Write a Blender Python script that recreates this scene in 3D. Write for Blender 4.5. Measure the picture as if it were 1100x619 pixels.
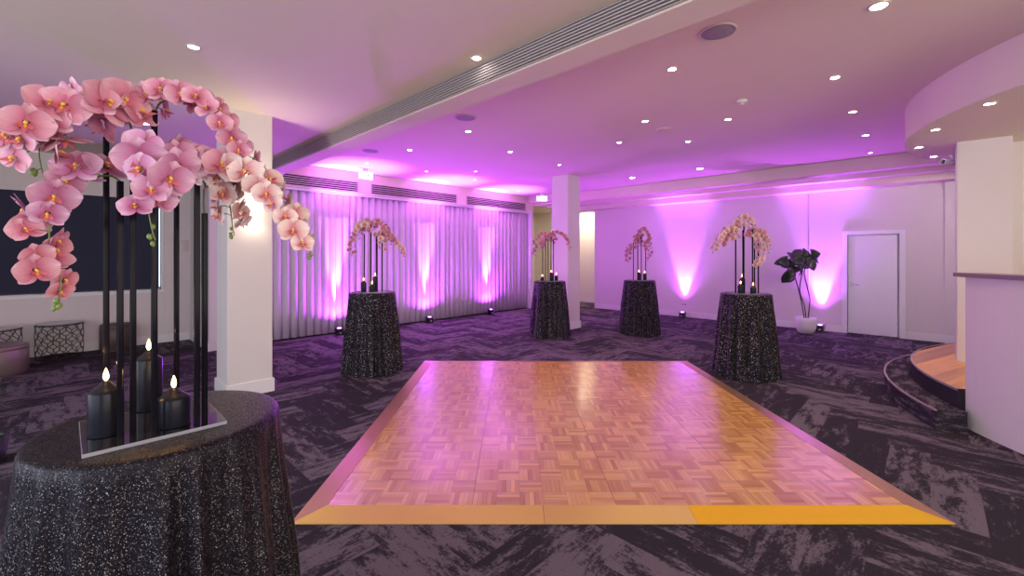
import bpy, bmesh, math, random
from mathutils import Vector, Matrix, noise
random.seed(7)
PI = math.pi
for o in list(bpy.data.objects): bpy.data.objects.remove(o)
SC = bpy.context.scene
COL = SC.collection

# ------------------------------------------------------------------ camera, world, exposure
EYE = 1.65                                     # lens height
CA, SA = 0.719, 0.695                          # room axes against the view direction (about 44 degrees)
def R2(X, Y):                                  # right / forward of the camera (m) -> room x, y
    return (SA*X + CA*Y, -CA*X + SA*Y)
F = 465.0
def at(px, py, Y):                             # a sight line followed to depth Y
    X = (px-550)/F*Y
    u, v = R2(X, Y)
    return Vector((u, v, EYE + (274-py)/F*Y))
cam_d = bpy.data.cameras.new('camera'); cam = bpy.data.objects.new('camera', cam_d); COL.objects.link(cam)
cam.location = (0, 0, EYE)
cam.rotation_euler = (PI/2, 0, math.atan2(SA, CA) - PI/2)
cam_d.sensor_width = 36; cam_d.lens = F/1100*36
cam_d.shift_y = -(309.5-274)/1100
cam_d.clip_start = 0.05
SC.camera = cam
w = bpy.data.worlds.new('daylight'); SC.world = w; w.use_nodes = True
w.node_tree.nodes['Background'].inputs[0].default_value = (0.75, 0.87, 1.0, 1)
w.node_tree.nodes['Background'].inputs[1].default_value = 1.6
SC.view_settings.view_transform = 'Standard'; SC.view_settings.look = 'None'
SC.view_settings.gamma = 1; SC.view_settings.use_curve_mapping = False
SC.view_settings.exposure = 0.5

def light(name, kind, loc, energy, color, target=None, size=0.1, size_y=None, angle=None, blend=0.5, parent=None):
    d = bpy.data.lights.new(name, kind); o = bpy.data.objects.new(name, d); COL.objects.link(o)
    d.energy = energy; d.color = color; o.location = loc
    if kind == 'AREA':
        d.shape = 'RECTANGLE' if size_y else 'SQUARE'; d.size = size
        if size_y: d.size_y = size_y
    elif kind == 'SPOT':
        d.shadow_soft_size = size; d.spot_size = math.radians(angle); d.spot_blend = blend
    else: d.shadow_soft_size = size
    if target is not None:
        dr = Vector(target) - Vector(loc); o.rotation_euler = dr.to_track_quat('-Z', 'Y').to_euler()
    return o
# added area fills standing in for daylight from unseen window bays behind the camera
FILL1 = light('daylight_fill', 'AREA', (-3.75, 1.6, 1.7), 120, (0.80, 0.84, 1.0), (5, 1.6, 2.0), 8.0, 2.2)
FILL2 = light('daylight_fill', 'AREA', (1.6, -5.75, 1.7), 215, (1.0, 0.79, 0.62), (1.6, 5, 2.0), 8.0, 2.2)
# battery uplights washing the curtain and the far wall
UP_CURTAIN = [(3.94, 8.76), (6.18, 8.76), (8.22, 8.76)]
UP_WALL = [(11.32, 4.70), (11.32, 1.71)]
UP_COL_C = (0.50, 0.10, 1.0); UP_COL_W = (0.36, 0.09, 1.0)
for (x, y) in UP_CURTAIN:
    light('uplight_beam', 'SPOT', (x, y+.07, 0.18), 4200, UP_COL_C, (x, y+0.15, 3.3), 0.02, angle=23, blend=0.8)
    light('uplight_spill', 'SPOT', (x, y, 0.17), 240, (0.50, 0.05, 1.0), (x, y-1.4, 3.3), 0.03, angle=168, blend=1.0)
    light('uplight_spill', 'SPOT', (x, y, 0.17), 1900, (0.58, 0.16, 1.0), (x+.25, y-0.45, 3.4), 0.03, angle=36, blend=1.0)
for (x, y) in UP_WALL:
    light('uplight_beam', 'SPOT', (x+.03, y, 0.17), 1500, UP_COL_W, (x+0.10, y, 3.3), 0.03, angle=37, blend=0.6)
    light('uplight_spill', 'SPOT', (x, y, 0.17), 330, (0.52, 0.08, 1.0), (x-1.0, y, 3.3), 0.03, angle=100, blend=1.0)

light('door_wall_fill', 'SPOT', (9.3, -1.1, 2.98), 80, (1, .86, .84), (11.5, 0.7, 1.4), .06, angle=85, blend=.6)  # added spot with no visible lamp, brightens the door wall

# ------------------------------------------------------------------ materials
def new_mat(name):
    m = bpy.data.materials.new(name); m.use_nodes = True
    nt = m.node_tree; return m, nt, nt.nodes['Principled BSDF']
def mat(name, col, rough=0.5, metal=0.0, bump=0.0, bscale=40, var=0.0, vscale=3.0, spec=0.5, coat=0.0, emit=None, es=0):
    m, nt, b = new_mat(name)
    b.inputs['Base Color'].default_value = (*col, 1); b.inputs['Roughness'].default_value = rough
    b.inputs['Metallic'].default_value = metal; b.inputs['Specular IOR Level'].default_value = spec
    b.inputs['Coat Weight'].default_value = coat
    tc = nt.nodes.new('ShaderNodeTexCoord')
    if var:
        n = nt.nodes.new('ShaderNodeTexNoise'); n.inputs['Scale'].default_value = vscale; n.inputs['Detail'].default_value = 4
        nt.links.new(tc.outputs['Object'], n.inputs['Vector'])
        r = nt.nodes.new('ShaderNodeMapRange'); r.inputs['To Min'].default_value = 1-var; r.inputs['To Max'].default_value = 1+var
        nt.links.new(n.outputs['Fac'], r.inputs['Value'])
        mx = nt.nodes.new('ShaderNodeVectorMath'); mx.operation = 'SCALE'; mx.inputs[0].default_value = col
        nt.links.new(r.outputs[0], mx.inputs['Scale']); nt.links.new(mx.outputs[0], b.inputs['Base Color'])
    if bump:
        n = nt.nodes.new('ShaderNodeTexNoise'); n.inputs['Scale'].default_value = bscale
        nt.links.new(tc.outputs['Object'], n.inputs['Vector'])
        bp = nt.nodes.new('ShaderNodeBump'); bp.inputs['Strength'].default_value = bump; bp.inputs['Distance'].default_value = 0.01
        nt.links.new(n.outputs['Fac'], bp.inputs['Height']); nt.links.new(bp.outputs[0], b.inputs['Normal'])
    if emit:
        b.inputs['Emission Color'].default_value = (*emit, 1); b.inputs['Emission Strength'].default_value = es
    return m
M = {}
M['wall'] = mat('painted_wall', (0.73, 0.67, 0.64), 0.6, bump=0.03, bscale=60, var=0.015)
M['wall_cream'] = mat('cream_paint', (0.78, 0.73, 0.62), 0.6, bump=0.03, bscale=60)
M['ceiling'] = mat('ceiling_paint', (0.77, 0.66, 0.57), 0.75, bump=0.02, bscale=50, var=0.01)
M['white'] = mat('white_gloss_paint', (0.82, 0.80, 0.80), 0.35)
M['trim'] = mat('skirting_paint', (0.80, 0.77, 0.75), 0.4)
M['dark'] = mat('slot_black', (0.012, 0.01, 0.014), 0.7)
M['grille'] = mat('grille_paint', (0.58, 0.50, 0.50), 0.75, spec=0.2)
M['blind'] = mat('navy_blind', (0.022, 0.026, 0.055), 0.8, bump=0.05, bscale=300)
M['black_plastic'] = mat('black_plastic', (0.012, 0.012, 0.015), 0.35)
M['rod'] = mat('black_lacquer', (0.008, 0.007, 0.012), 0.12, spec=0.05)
M['tray'] = mat('dark_mirror', (0.16, 0.15, 0.18), 0.05, metal=0.9)
M['acrylic_edge'] = mat('polished_acrylic_edge', (0.30, 0.30, 0.34), 0.2)
M['candle'] = mat('black_wax', (0.010, 0.011, 0.018), 0.3, bump=0.03, bscale=80, spec=0.16)
M['flame'] = mat('flame', (1, .6, .2), 0.5, emit=(1.0, 0.55, 0.16), es=14)
M['stem'] = mat('orchid_stem', (0.13, 0.19, 0.035), 0.45, var=0.15, vscale=30)
M['bud'] = mat('orchid_bud', (0.16, 0.24, 0.05), 0.45)
M['pot'] = mat('white_ceramic', (0.85, 0.83, 0.80), 0.3)
M['soil'] = mat('soil', (0.03, 0.02, 0.015), 0.9, bump=0.5, bscale=60)
M['leaf'] = mat('fig_leaf', (0.045, 0.062, 0.040), 0.3, var=0.3, vscale=8)
M['bark'] = mat('fig_stem', (0.07, 0.05, 0.035), 0.7)
M['lamp'] = mat('lamp_lens', (1, 1, 1), 0.3, emit=(1.0, 0.93, 0.86), es=30)
M['lamp_dim'] = mat('lamp_lens_dim', (1, 1, 1), 0.3, emit=(1.0, 0.9, 0.82), es=10)
M['ring'] = mat('lamp_ring', (0.6, 0.55, 0.53), 0.5)
M['speaker'] = mat('speaker_mesh', (0.33, 0.29, 0.33), 0.6, bump=0.4, bscale=400)
M['ledge'] = mat('ledge_laminate', (0.20, 0.14, 0.14), 0.35)
M['wire'] = mat('bronze_wire', (0.045, 0.035, 0.03), 0.4, metal=0.6)
M['glass_top'] = mat('smoky_top', (0.25, 0.25, 0.28), 0.08)
M['bronze'] = mat('bronze_leather', (0.26, 0.20, 0.18), 0.33, metal=0.35, bump=0.1, bscale=90)
M['brown'] = mat('brown_leather', (0.10, 0.065, 0.06), 0.45, bump=0.1, bscale=90)
M['steel'] = mat('brushed_steel', (0.55, 0.52, 0.5), 0.3, metal=1)
M['nosing'] = mat('step_nosing', (0.42, 0.32, 0.30), 0.35, metal=0.4)
M['sconce'] = mat('sconce_glass', (1, .95, .9), 0.3, emit=(1.0, 0.82, 0.6), es=7)
M['exit_w'] = mat('exit_face', (1, 1, 1), 0.4, emit=(0.75, 1.0, 0.88), es=.75)
M['exit_g'] = mat('exit_green', (0.0, 0.35, 0.12), 0.4, emit=(0.03, 0.45, 0.2), es=0.3)
M['screen'] = mat('white_panel', (0.86, 0.88, 0.86), 0.4)

def mat_gold(name, col, rough):
    m, nt, b = new_mat(name)
    b.inputs['Base Color'].default_value = (*col, 1); b.inputs['Metallic'].default_value = 0.75; b.inputs['Roughness'].default_value = rough
    tc = nt.nodes.new('ShaderNodeTexCoord'); mp = nt.nodes.new('ShaderNodeMapping'); mp.inputs['Scale'].default_value = (4, 300, 300)
    n = nt.nodes.new('ShaderNodeTexNoise'); n.inputs['Scale'].default_value = 2
    nt.links.new(tc.outputs['Object'], mp.inputs[0]); nt.links.new(mp.outputs[0], n.inputs['Vector'])
    bp = nt.nodes.new('ShaderNodeBump'); bp.inputs['Strength'].default_value = 0.05
    nt.links.new(n.outputs['Fac'], bp.inputs['Height']); nt.links.new(bp.outputs[0], b.inputs['Normal'])
    return m
M['gold_a'] = mat_gold('gold_ramp', (0.88, 0.68, 0.17), 0.42)
M['gold_b'] = mat_gold('gold_ramp_mid', (0.84, 0.62, 0.18), 0.40)
M['gold_c'] = mat_gold('gold_ramp_bright', (0.95, 0.60, 0.02), 0.45)
M['gold_side'] = mat_gold('gold_ramp_side', (0.62, 0.38, 0.20), 0.35)

def mat_carpet():
    m, nt, b = new_mat('carpet_planks')
    N = nt.nodes.new; L = nt.links.new
    uv = N('ShaderNodeUVMap'); uv.uv_map = 'UVMap'
    mp = N('ShaderNodeMapping'); mp.inputs['Scale'].default_value = (1.7, 5.0, 1)
    L(uv.outputs[0], mp.inputs[0])
    n1 = N('ShaderNodeTexNoise'); n1.inputs['Scale'].default_value = 1.9; n1.inputs['Detail'].default_value = 10; n1.inputs['Roughness'].default_value = 0.74
    L(mp.outputs[0], n1.inputs['Vector'])
    n2 = N('ShaderNodeTexNoise'); n2.inputs['Scale'].default_value = 55; n2.inputs['Detail'].default_value = 3
    L(uv.outputs[0], n2.inputs['Vector'])
    at_ = N('ShaderNodeAttribute'); at_.attribute_name = 'rnd'
    s = N('ShaderNodeMath'); s.operation = 'MULTIPLY_ADD'; s.inputs[1].default_value = 0.16
    L(at_.outputs['Fac'], s.inputs[0]); L(n1.outputs['Fac'], s.inputs[2])
    s2 = N('ShaderNodeMath'); s2.operation = 'MULTIPLY_ADD'; s2.inputs[1].default_value = 0.22
    L(n2.outputs['Fac'], s2.inputs[0]); L(s.outputs[0], s2.inputs[2])
    cr = N('ShaderNodeValToRGB'); e = cr.color_ramp.elements
    e[0].position = 0.655; e[0].color = (0.032, 0.026, 0.034, 1)
    e[1].position = 0.76; e[1].color = (0.155, 0.128, 0.146, 1)
    k = e.new(0.695); k.color = (0.058, 0.047, 0.060, 1)
    L(s2.outputs[0], cr.inputs[0]); L(cr.outputs[0], b.inputs['Base Color'])
    b.inputs['Roughness'].default_value = 0.95; b.inputs['Specular IOR Level'].default_value = 0.15
    
    bp = N('ShaderNodeBump'); bp.inputs['Strength'].default_value = 0.5; bp.inputs['Distance'].default_value = 0.006
    n3 = N('ShaderNodeTexNoise'); n3.inputs['Scale'].default_value = 160
    L(uv.outputs[0], n3.inputs['Vector']); L(n3.outputs['Fac'], bp.inputs['Height']); L(bp.outputs[0], b.inputs['Normal'])
    return m
M['carpet'] = mat_carpet()
def mat_wood(name, c0, c1, rough, sc=(3, 40, 1), coat=0.3):
    m, nt, b = new_mat(name); N = nt.nodes.new; L = nt.links.new
    uv = N('ShaderNodeUVMap'); uv.uv_map = 'UVMap'
    mp = N('ShaderNodeMapping'); mp.inputs['Scale'].default_value = sc
    L(uv.outputs[0], mp.inputs[0])
    n1 = N('ShaderNodeTexNoise'); n1.inputs['Scale'].default_value = 1.5; n1.inputs['Detail'].default_value = 6
    L(mp.outputs[0], n1.inputs['Vector'])
    at_ = N('ShaderNodeAttribute'); at_.attribute_name = 'rnd'
    s = N('ShaderNodeMath'); s.operation = 'MULTIPLY_ADD'; s.inputs[1].default_value = 0.55
    L(at_.outputs['Fac'], s.inputs[0])
    h = N('ShaderNodeMath'); h.operation = 'MULTIPLY'; h.inputs[1].default_value = 0.55; L(n1.outputs['Fac'], h.inputs[0]); L(h.outputs[0], s.inputs[2])
    cr = N('ShaderNodeValToRGB'); e = cr.color_ramp.elements
    e[0].position = 0.15; e[0].color = (*c0, 1); e[1].position = 0.85; e[1].color = (*c1, 1)
    L(s.outputs[0], cr.inputs[0]); L(cr.outputs[0], b.inputs['Base Color'])
    b.inputs['Roughness'].default_value = rough; b.inputs['Coat Weight'].default_value = coat; b.inputs['Coat Roughness'].default_value = 0.15
    return m
M['parquet'] = mat_wood('parquet_oak', (0.42, 0.17, 0.035), (0.86, 0.50, 0.14), 0.25, coat=0.4)
M['stage_wood'] = mat_wood('stage_boards', (0.28, 0.08, 0.012), (0.92, 0.42, 0.07), 0.3, (1.2, 14, 1))
def mat_sequin(name, scale, spark, tilt):
    m, nt, b = new_mat(name); N = nt.nodes.new; L = nt.links.new
    tc = N('ShaderNodeTexCoord'); v = N('ShaderNodeTexVoronoi'); v.inputs['Scale'].default_value = scale
    L(tc.outputs['Object'], v.inputs['Vector'])
    sub = N('ShaderNodeVectorMath'); sub.operation = 'SUBTRACT'; sub.inputs[1].default_value = (0.5, 0.5, 0.5); L(v.outputs['Color'], sub.inputs[0])
    sc = N('ShaderNodeVectorMath'); sc.operation = 'SCALE'; sc.inputs['Scale'].default_value = tilt; L(sub.outputs[0], sc.inputs[0])
    g = N('ShaderNodeNewGeometry'); ad = N('ShaderNodeVectorMath'); ad.operation = 'ADD'; L(g.outputs['Normal'], ad.inputs[0]); L(sc.outputs[0], ad.inputs[1])
    nm = N('ShaderNodeVectorMath'); nm.operation = 'NORMALIZE'; L(ad.outputs[0], nm.inputs[0]); L(nm.outputs[0], b.inputs['Normal'])
    cr = N('ShaderNodeValToRGB'); cr.color_ramp.elements[0].position = .93; cr.color_ramp.elements[0].color = (.014, .012, .018, 1); cr.color_ramp.elements[1].position = .995; cr.color_ramp.elements[1].color = (spark, spark*.88, spark*.84, 1)  # scattered pale cells paint sequin glints into the base colour
    sx_ = N('ShaderNodeSeparateXYZ'); L(v.outputs['Color'], sx_.inputs[0]); L(sx_.outputs['Z'], cr.inputs[0]); L(cr.outputs[0], b.inputs['Base Color'])
    b.inputs['Metallic'].default_value = 0.3; b.inputs['Roughness'].default_value = 0.3; b.inputs['Specular IOR Level'].default_value = 0.12
    return m
M['sequin'] = mat_sequin('black_sequins', 600, .30, .5)
M['sequin_far'] = mat_sequin('black_sequins_wide', 170, .7, .7)  # coarser cells and stronger painted glints for the far tables
def mat_curtain():
    m, nt, b = new_mat('curtain_fabric')
    b.inputs['Base Color'].default_value = (0.61, 0.54, 0.60, 1); b.inputs['Roughness'].default_value = 0.8
    return m
M['curtain'] = mat_curtain()
def mat_petal(name, inner, outer, edge):
    m, nt, b = new_mat(name); N = nt.nodes.new; L = nt.links.new
    uv = N('ShaderNodeUVMap'); uv.uv_map = 'UVMap'; sp = N('ShaderNodeSeparateXYZ'); L(uv.outputs[0], sp.inputs[0])
    cr = N('ShaderNodeValToRGB'); e = cr.color_ramp.elements
    e[0].position = 0.05; e[0].color = (*inner, 1); e[1].position = 1.0; e[1].color = (*edge, 1); k = e.new(0.45); k.color = (*outer, 1)
    L(sp.outputs['Y'], cr.inputs[0])
    wv = N('ShaderNodeTexNoise'); mp = N('ShaderNodeMapping'); mp.inputs['Scale'].default_value = (16, 1.5, 1); L(uv.outputs[0], mp.inputs[0]); L(mp.outputs[0], wv.inputs['Vector']); wv.inputs['Scale'].default_value = 1.3
    mr = N('ShaderNodeMapRange'); mr.inputs['To Min'].default_value = 0.75; mr.inputs['To Max'].default_value = 1.2; L(wv.outputs['Fac'], mr.inputs['Value'])
    mx = N('ShaderNodeVectorMath'); mx.operation = 'SCALE'; L(cr.outputs[0], mx.inputs[0]); L(mr.outputs[0], mx.inputs['Scale'])
    L(mx.outputs[0], b.inputs['Base Color']); b.inputs['Roughness'].default_value = 0.55
    b.inputs['Subsurface Weight'].default_value = 0.0
    return m
M['petal'] = mat_petal('petal_pink', (0.50, 0.10, 0.19), (0.62, 0.25, 0.34), (0.72, 0.42, 0.50))
M['petal_mauve'] = mat_petal('petal_mauve', (0.42, 0.09, 0.22), (0.54, 0.22, 0.38), (0.70, 0.44, 0.58))
M['petal_pale'] = mat_petal('petal_pale', (0.58, 0.19, 0.22), (0.70, 0.46, 0.43), (0.80, 0.66, 0.60))
M['lip'] = mat('orchid_lip', (0.62, 0.14, 0.17), 0.5, var=0.4, vscale=60)
M['lip_y'] = mat('orchid_throat', (0.85, 0.50, 0.07), 0.5)

# ------------------------------------------------------------------ mesh helpers
def uvlayer(bm):
    return bm.loops.layers.uv.get('UVMap') or bm.loops.layers.uv.new('UVMap')
def tag(o, label=None, cat=None, group=None, kind=None):
    if label: o['label'] = label
    if cat: o['category'] = cat
    if group: o['group'] = group
    if kind: o['kind'] = kind
    return o
def finish(name, bm, mats, parent=None, smooth=False, loc=None, rot=None):
    me = bpy.data.meshes.new(name); bm.normal_update(); bm.to_mesh(me); bm.free()
    if not isinstance(mats, (list, tuple)): mats = [mats]
    for m in mats: me.materials.append(m)
    if smooth:
        for p in me.polygons: p.use_smooth = True
    o = bpy.data.objects.new(name, me); COL.objects.link(o)
    if parent: o.parent = parent
    if loc is not None: o.location = loc
    if rot is not None: o.rotation_euler = rot
    return o
def empty(name, loc, rz=0):
    o = bpy.data.objects.new(name, None); COL.objects.link(o); o.location = loc; o.rotation_euler = (0, 0, rz); o.empty_display_size = 0.1
    return o
def box(bm, x0, x1, y0, y1, z0, z1, mi=0, mtx=None):
    vs = [Vector((x, y, z)) for z in (z0, z1) for (x, y) in ((x0, y0), (x1, y0), (x1, y1), (x0, y1))]
    if mtx is not None: vs = [mtx @ v for v in vs]
    v = [bm.verts.new(p) for p in vs]
    for f in ((3, 2, 1, 0), (4, 5, 6, 7), (0, 1, 5, 4), (1, 2, 6, 5), (2, 3, 7, 6), (3, 0, 4, 7)):
        fc = bm.faces.new([v[i] for i in f]); fc.material_index = mi
def tube(bm, pts, rad, n=8, mi=0, cap=True):
    pts = [Vector(p) for p in pts]; rings = []
    up = Vector((0, 0, 1)); prev = None
    for i, p in enumerate(pts):
        d = (pts[min(i+1, len(pts)-1)] - pts[max(i-1, 0)]).normalized()
        if prev is None: a = d.cross(up if abs(d.z) < .95 else Vector((1, 0, 0))).normalized()
        else: a = (prev - d*prev.dot(d)).normalized()
        prev = a; b = d.cross(a)
        r = rad[i] if isinstance(rad, (list, tuple)) else rad
        rings.append([bm.verts.new(p + (a*math.cos(2*PI*k/n) + b*math.sin(2*PI*k/n))*r) for k in range(n)])
    for i in range(len(rings)-1):
        for k in range(n):
            f = bm.faces.new((rings[i][k], rings[i][(k+1) % n], rings[i+1][(k+1) % n], rings[i+1][k])); f.material_index = mi; f.smooth = True
    if cap:
        bm.faces.new(rings[0][::-1]).material_index = mi; bm.faces.new(rings[-1]).material_index = mi
def lathe(bm, prof, n=48, mi=0, c=(0, 0, 0), cap=True):
    rings = []
    for (r, z) in prof:
        rings.append([bm.verts.new((c[0]+r*math.cos(2*PI*k/n), c[1]+r*math.sin(2*PI*k/n), c[2]+z)) for k in range(n)])
    for i in range(len(rings)-1):
        for k in range(n):
            f = bm.faces.new((rings[i][k], rings[i][(k+1) % n], rings[i+1][(k+1) % n], rings[i+1][k])); f.material_index = mi; f.smooth = True
    if cap:
        bm.faces.new(rings[0][::-1]).material_index = mi; bm.faces.new(rings[-1]).material_index = mi
def prism(bm, poly, z0, z1, mi=0, mi_side=None):
    a = [bm.verts.new((x, y, z0)) for x, y in poly]; b = [bm.verts.new((x, y, z1)) for x, y in poly]
    bm.faces.new(a[::-1]).material_index = mi; bm.faces.new(b).material_index = mi
    for i in range(len(poly)):
        j = (i+1) % len(poly); f = bm.faces.new((a[i], a[j], b[j], b[i])); f.material_index = mi if mi_side is None else mi_side
def sbox(name, m, *b, kind='structure', parent=None):
    bm = bmesh.new()
    for q in (b if isinstance(b[0], (tuple, list)) else [b]): box(bm, *q)
    o = finish(name, bm, m, parent)
    if kind and not parent: o['kind'] = kind
    return o
def arc(c, r, a0, a1, n=48):
    return [(c[0]+r*math.cos(math.radians(a0+(a1-a0)*i/n)), c[1]+r*math.sin(math.radians(a0+(a1-a0)*i/n))) for i in range(n+1)]
def plank_faces(bm, planks, clip, z, mi=0):
    """planks: (x0,y0,x1,y1,along_x).  One face each, own uv offset and tint."""
    uv = uvlayer(bm); rl = bm.loops.layers.float_color.new('rnd') if 'rnd' not in bm.loops.layers.float_color else bm.loops.layers.float_color['rnd']
    for (x0, y0, x1, y1, ax) in planks:
        a0, b0, a1, b1 = max(x0, clip[0]), max(y0, clip[1]), min(x1, clip[2]), min(y1, clip[3])
        if a1-a0 < 1e-4 or b1-b0 < 1e-4: continue
        ou, ov, r = random.uniform(0, 60), random.uniform(0, 60), random.random()
        f = bm.faces.new([bm.verts.new((x, y, z)) for x, y in ((a0, b0), (a1, b0), (a1, b1), (a0, b1))]); f.material_index = mi
        for lp in f.loops:
            x, y = lp.vert.co.x-x0, lp.vert.co.y-y0
            lp[uv].uv = (x+ou, y+ov) if ax else (y+ou, x+ov)
            lp[rl] = (r, r, r, 1)

# ------------------------------------------------------------------ room shell
ZL, ZR = 3.33, 3.43
X0, Y0, X1, Y1 = -3.6, -5.6, 12.9, 11.3
def floor():
    bm = bmesh.new(); n = 4; W = 0.25; pl = []
    for i in range(int(X0/W)-6, int(X1/W)+6):
        for j in range(int(Y0/W)-6, int(Y1/W)+6):
            k = (i-j) % (2*n)
            if k == 0: pl.append((i*W, j*W, (i+n)*W, (j+1)*W, True))
            elif k == 2*n-1: pl.append((i*W, j*W, (i+1)*W, (j+n)*W, False))
    plank_faces(bm, pl, (X0, Y0, X1, Y1), 0.0)
    box(bm, X0, X1, Y0, Y1, -0.12, -0.002)
    o = finish('floor', bm, M['carpet']); o['kind'] = 'structure'
floor()
XW = 11.5; YC = 8.85; YB = 10.42
sbox('ceiling', M['ceiling'], X0, 2.56, Y0, YB+.1, ZL, 3.62)
sbox('ceiling', M['ceiling'], 2.82, 10.2, Y0, YC+.02, ZR, 3.62)
sbox('ceiling', M['ceiling'], 9.9, X1, 7.45, Y1, 3.24, 3.62)
# wall behind the lounge with the window, its reveal, the stub wall at the curtain
WX0, WX1, WZ0, WZ1 = -1.9, 1.27, 1.0, 2.68
sbox('wall_left', M['wall'], (X0, WX0, YB, YB+.14, 0, 3.5), (WX1, 1.9, YB, YB+.14, 0, 3.5), (WX0, WX1, YB, YB+.14, 0, WZ0), (WX0, WX1, YB, YB+.14, WZ1, 3.5))
sbox('wall_stub', M['wall'], 1.72, 1.84, 8.86, YB, 0, 3.5)
sbox('wall_curtain', M['wall'], 1.84, 10.06, 9.16, 9.3, 0, 3.5)
sbox('window_1', M['white'], (WX0-.05, WX1+.05, YB-.03, YB, WZ0-.05, WZ0), (WX1, WX1+.03, YB-.02, YB+.12, WZ0, WZ1), (WX0-.03, WX0, YB-.02, YB+.12, WZ0, WZ1), (WX0, WX1, YB+.09, YB+.12, WZ0, WZ0+.05), (-.3, -.25, YB+.09, YB+.12, WZ0, WZ1))
bl = sbox('roller_blind', M['blind'], WX0+.02, WX1-.03, YB+.03, YB+.036, WZ0+.03, WZ1+.0, kind=None)
tag(bl, 'dark navy roller blind covering the window behind the orchids', 'blind')
sbox('bottom_bar', M['black_plastic'], WX0+.02, WX1-.035, YB+.025, YB+.041, WZ0+.012, WZ0+.03, kind=None, parent=bl)
# bulkhead above the curtain, ceiling beam
sbox('trim_1', M['ceiling'], (1.84, 10.1, YC, 9.16, 2.97, 3.5), (10.1, 11.5, YC, 9.16, 3.2, 3.5))
sbox('trim_2', M['ceiling'], 2.56, 2.82, Y0, YC, 3.14, 3.55)
sbox('trim_3', M['white'], 10.0, 10.10, YC+.02, 9.3, 0, 2.97)
# far wall, with the door opening
DV0, DV1, DZ = 0.44, 1.26, 2.07
sbox('wall_right', M['wall'], (XW, XW+.14, Y0, DV0, 0, 3.5), (XW, XW+.14, DV1, 7.53, 0, 3.5), (XW, XW+.14, DV0, DV1, DZ, 3.5))
sbox('trim_4', M['ceiling'], (10.15, 10.42, Y0, YC, 3.19, 3.5), (10.42, 10.8, Y0, YC, 3.30, 3.5))
sbox('trim_5', M['ceiling'], (10.8, 11.08, Y0, YC, 3.15, 3.5), (11.08, 11.5, Y0, YC, 3.02, 3.5), (XW, XW+.14, 7.53, YC, 3.02, 3.5))
sbox('trim_6', M['wall'], (11.45, XW, -1.2, -0.19, 0, 3.02))
# foyer beyond the corner
sbox('wall_foyer', M['wall_cream'], (12.7, 12.84, 7.4, 11.2, 0, 3.3), (9.9, 12.84, 11.06, 11.2, 0, 3.3), (11.64, 12.7, 7.39, 7.53, 0, 3.3), (9.9, 10.0, 9.3, 11.06, 0, 3.3))
light('foyer_lamp', 'AREA', (12.1, 8.7, 3.2), 28, (1.0, 0.86, 0.62), (12.1, 8.7, 0), 0.7)
# walls behind the camera, with window bays added for the daylight fills
sbox('wall_back', M['wall'], (X0, X1, Y0-.14, Y0, 0, 0.6), (X0, X1, Y0-.14, Y0, 2.85, 3.5), (5.7, X1, Y0-.14, Y0, 0.6, 2.85), (X0, -2.5, Y0-.14, Y0, .6, 2.85))
sbox('wall_side', M['wall'], (X0-.14, X0, Y0, YB, 0, 0.6), (X0-.14, X0, Y0, YB, 2.85, 3.5), (X0-.14, X0, 5.7, YB, 0.6, 2.85), (X0-.14, X0, Y0, -2.5, .6, 2.85))
sbox('window_2', M['white'], *[(-2.5+8.2*i/5-.03, -2.5+8.2*i/5+.03, Y0-.1, Y0-.04, 0.6, 2.85) for i in range(6)])
sbox('window_3', M['white'], *[(X0-.1, X0-.04, -2.5+8.2*i/5-.03, -2.5+8.2*i/5+.03, 0.6, 2.85) for i in range(6)])
# skirtings
def skirt(name, boxes):
    bm = bmesh.new()
    for b in boxes: box(bm, *b)
    bmesh.ops.bevel(bm, geom=[e for e in bm.edges if all(v.co.z > .1 for v in e.verts)], offset=0.006, segments=2, affect='EDGES')
    o = finish(name, bm, M['trim']); o['kind'] = 'structure'
skirt('baseboard_left', [(X0, 1.72, YB-.018, YB, 0, .15), (1.702, 1.72, 8.86, YB, 0, .15)])
skirt('baseboard_right', [(XW-.018, XW, DV1+.1, 7.53, 0, .15), (XW-.018, XW, -.19, DV0-.1, 0, .15), (11.432, 11.45, -1.2, -.19, 0, .15)])
skirt('baseboard_foyer', [(12.682, 12.7, 7.53, 11.06, 0, .15), (10.0, 12.7, 11.042, 11.06, 0, .15)])
# door
sbox('door_frame', M['white'], (XW-.02, XW+.14, DV0-.09, DV0, 0, DZ+.08), (XW-.02, XW+.14, DV1, DV1+.09, 0, DZ+.08), (XW-.02, XW+.14, DV0, DV1, DZ, DZ+.08), (XW+.09, XW+.15, DV0, DV1, 0, DZ))
dr = bmesh.new(); box(dr, 0.0, 0.04, DV0+.03, DV1-.005, 0.01, DZ-.008)
bmesh.ops.bevel(dr, geom=dr.edges[:], offset=.003, segments=1, affect='EDGES')
door = finish('door_1', dr, M['white'], loc=(XW+.025, 0, 0)); door['kind'] = 'structure'
hb = bmesh.new(); tube(hb, [(0, DV1-.07, 1.03), (-.05, DV1-.07, 1.03)], .011); tube(hb, [(-.05, DV1-.07, 1.03), (-.05, DV1-.19, 1.03)], .009)
lathe_m = Matrix.Rotation(PI/2, 4, 'Y')
box(hb, -.006, 0, DV1-.095, DV1-.045, .98, 1.08)
finish('door_handle', hb, M['steel'], door)

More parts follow.
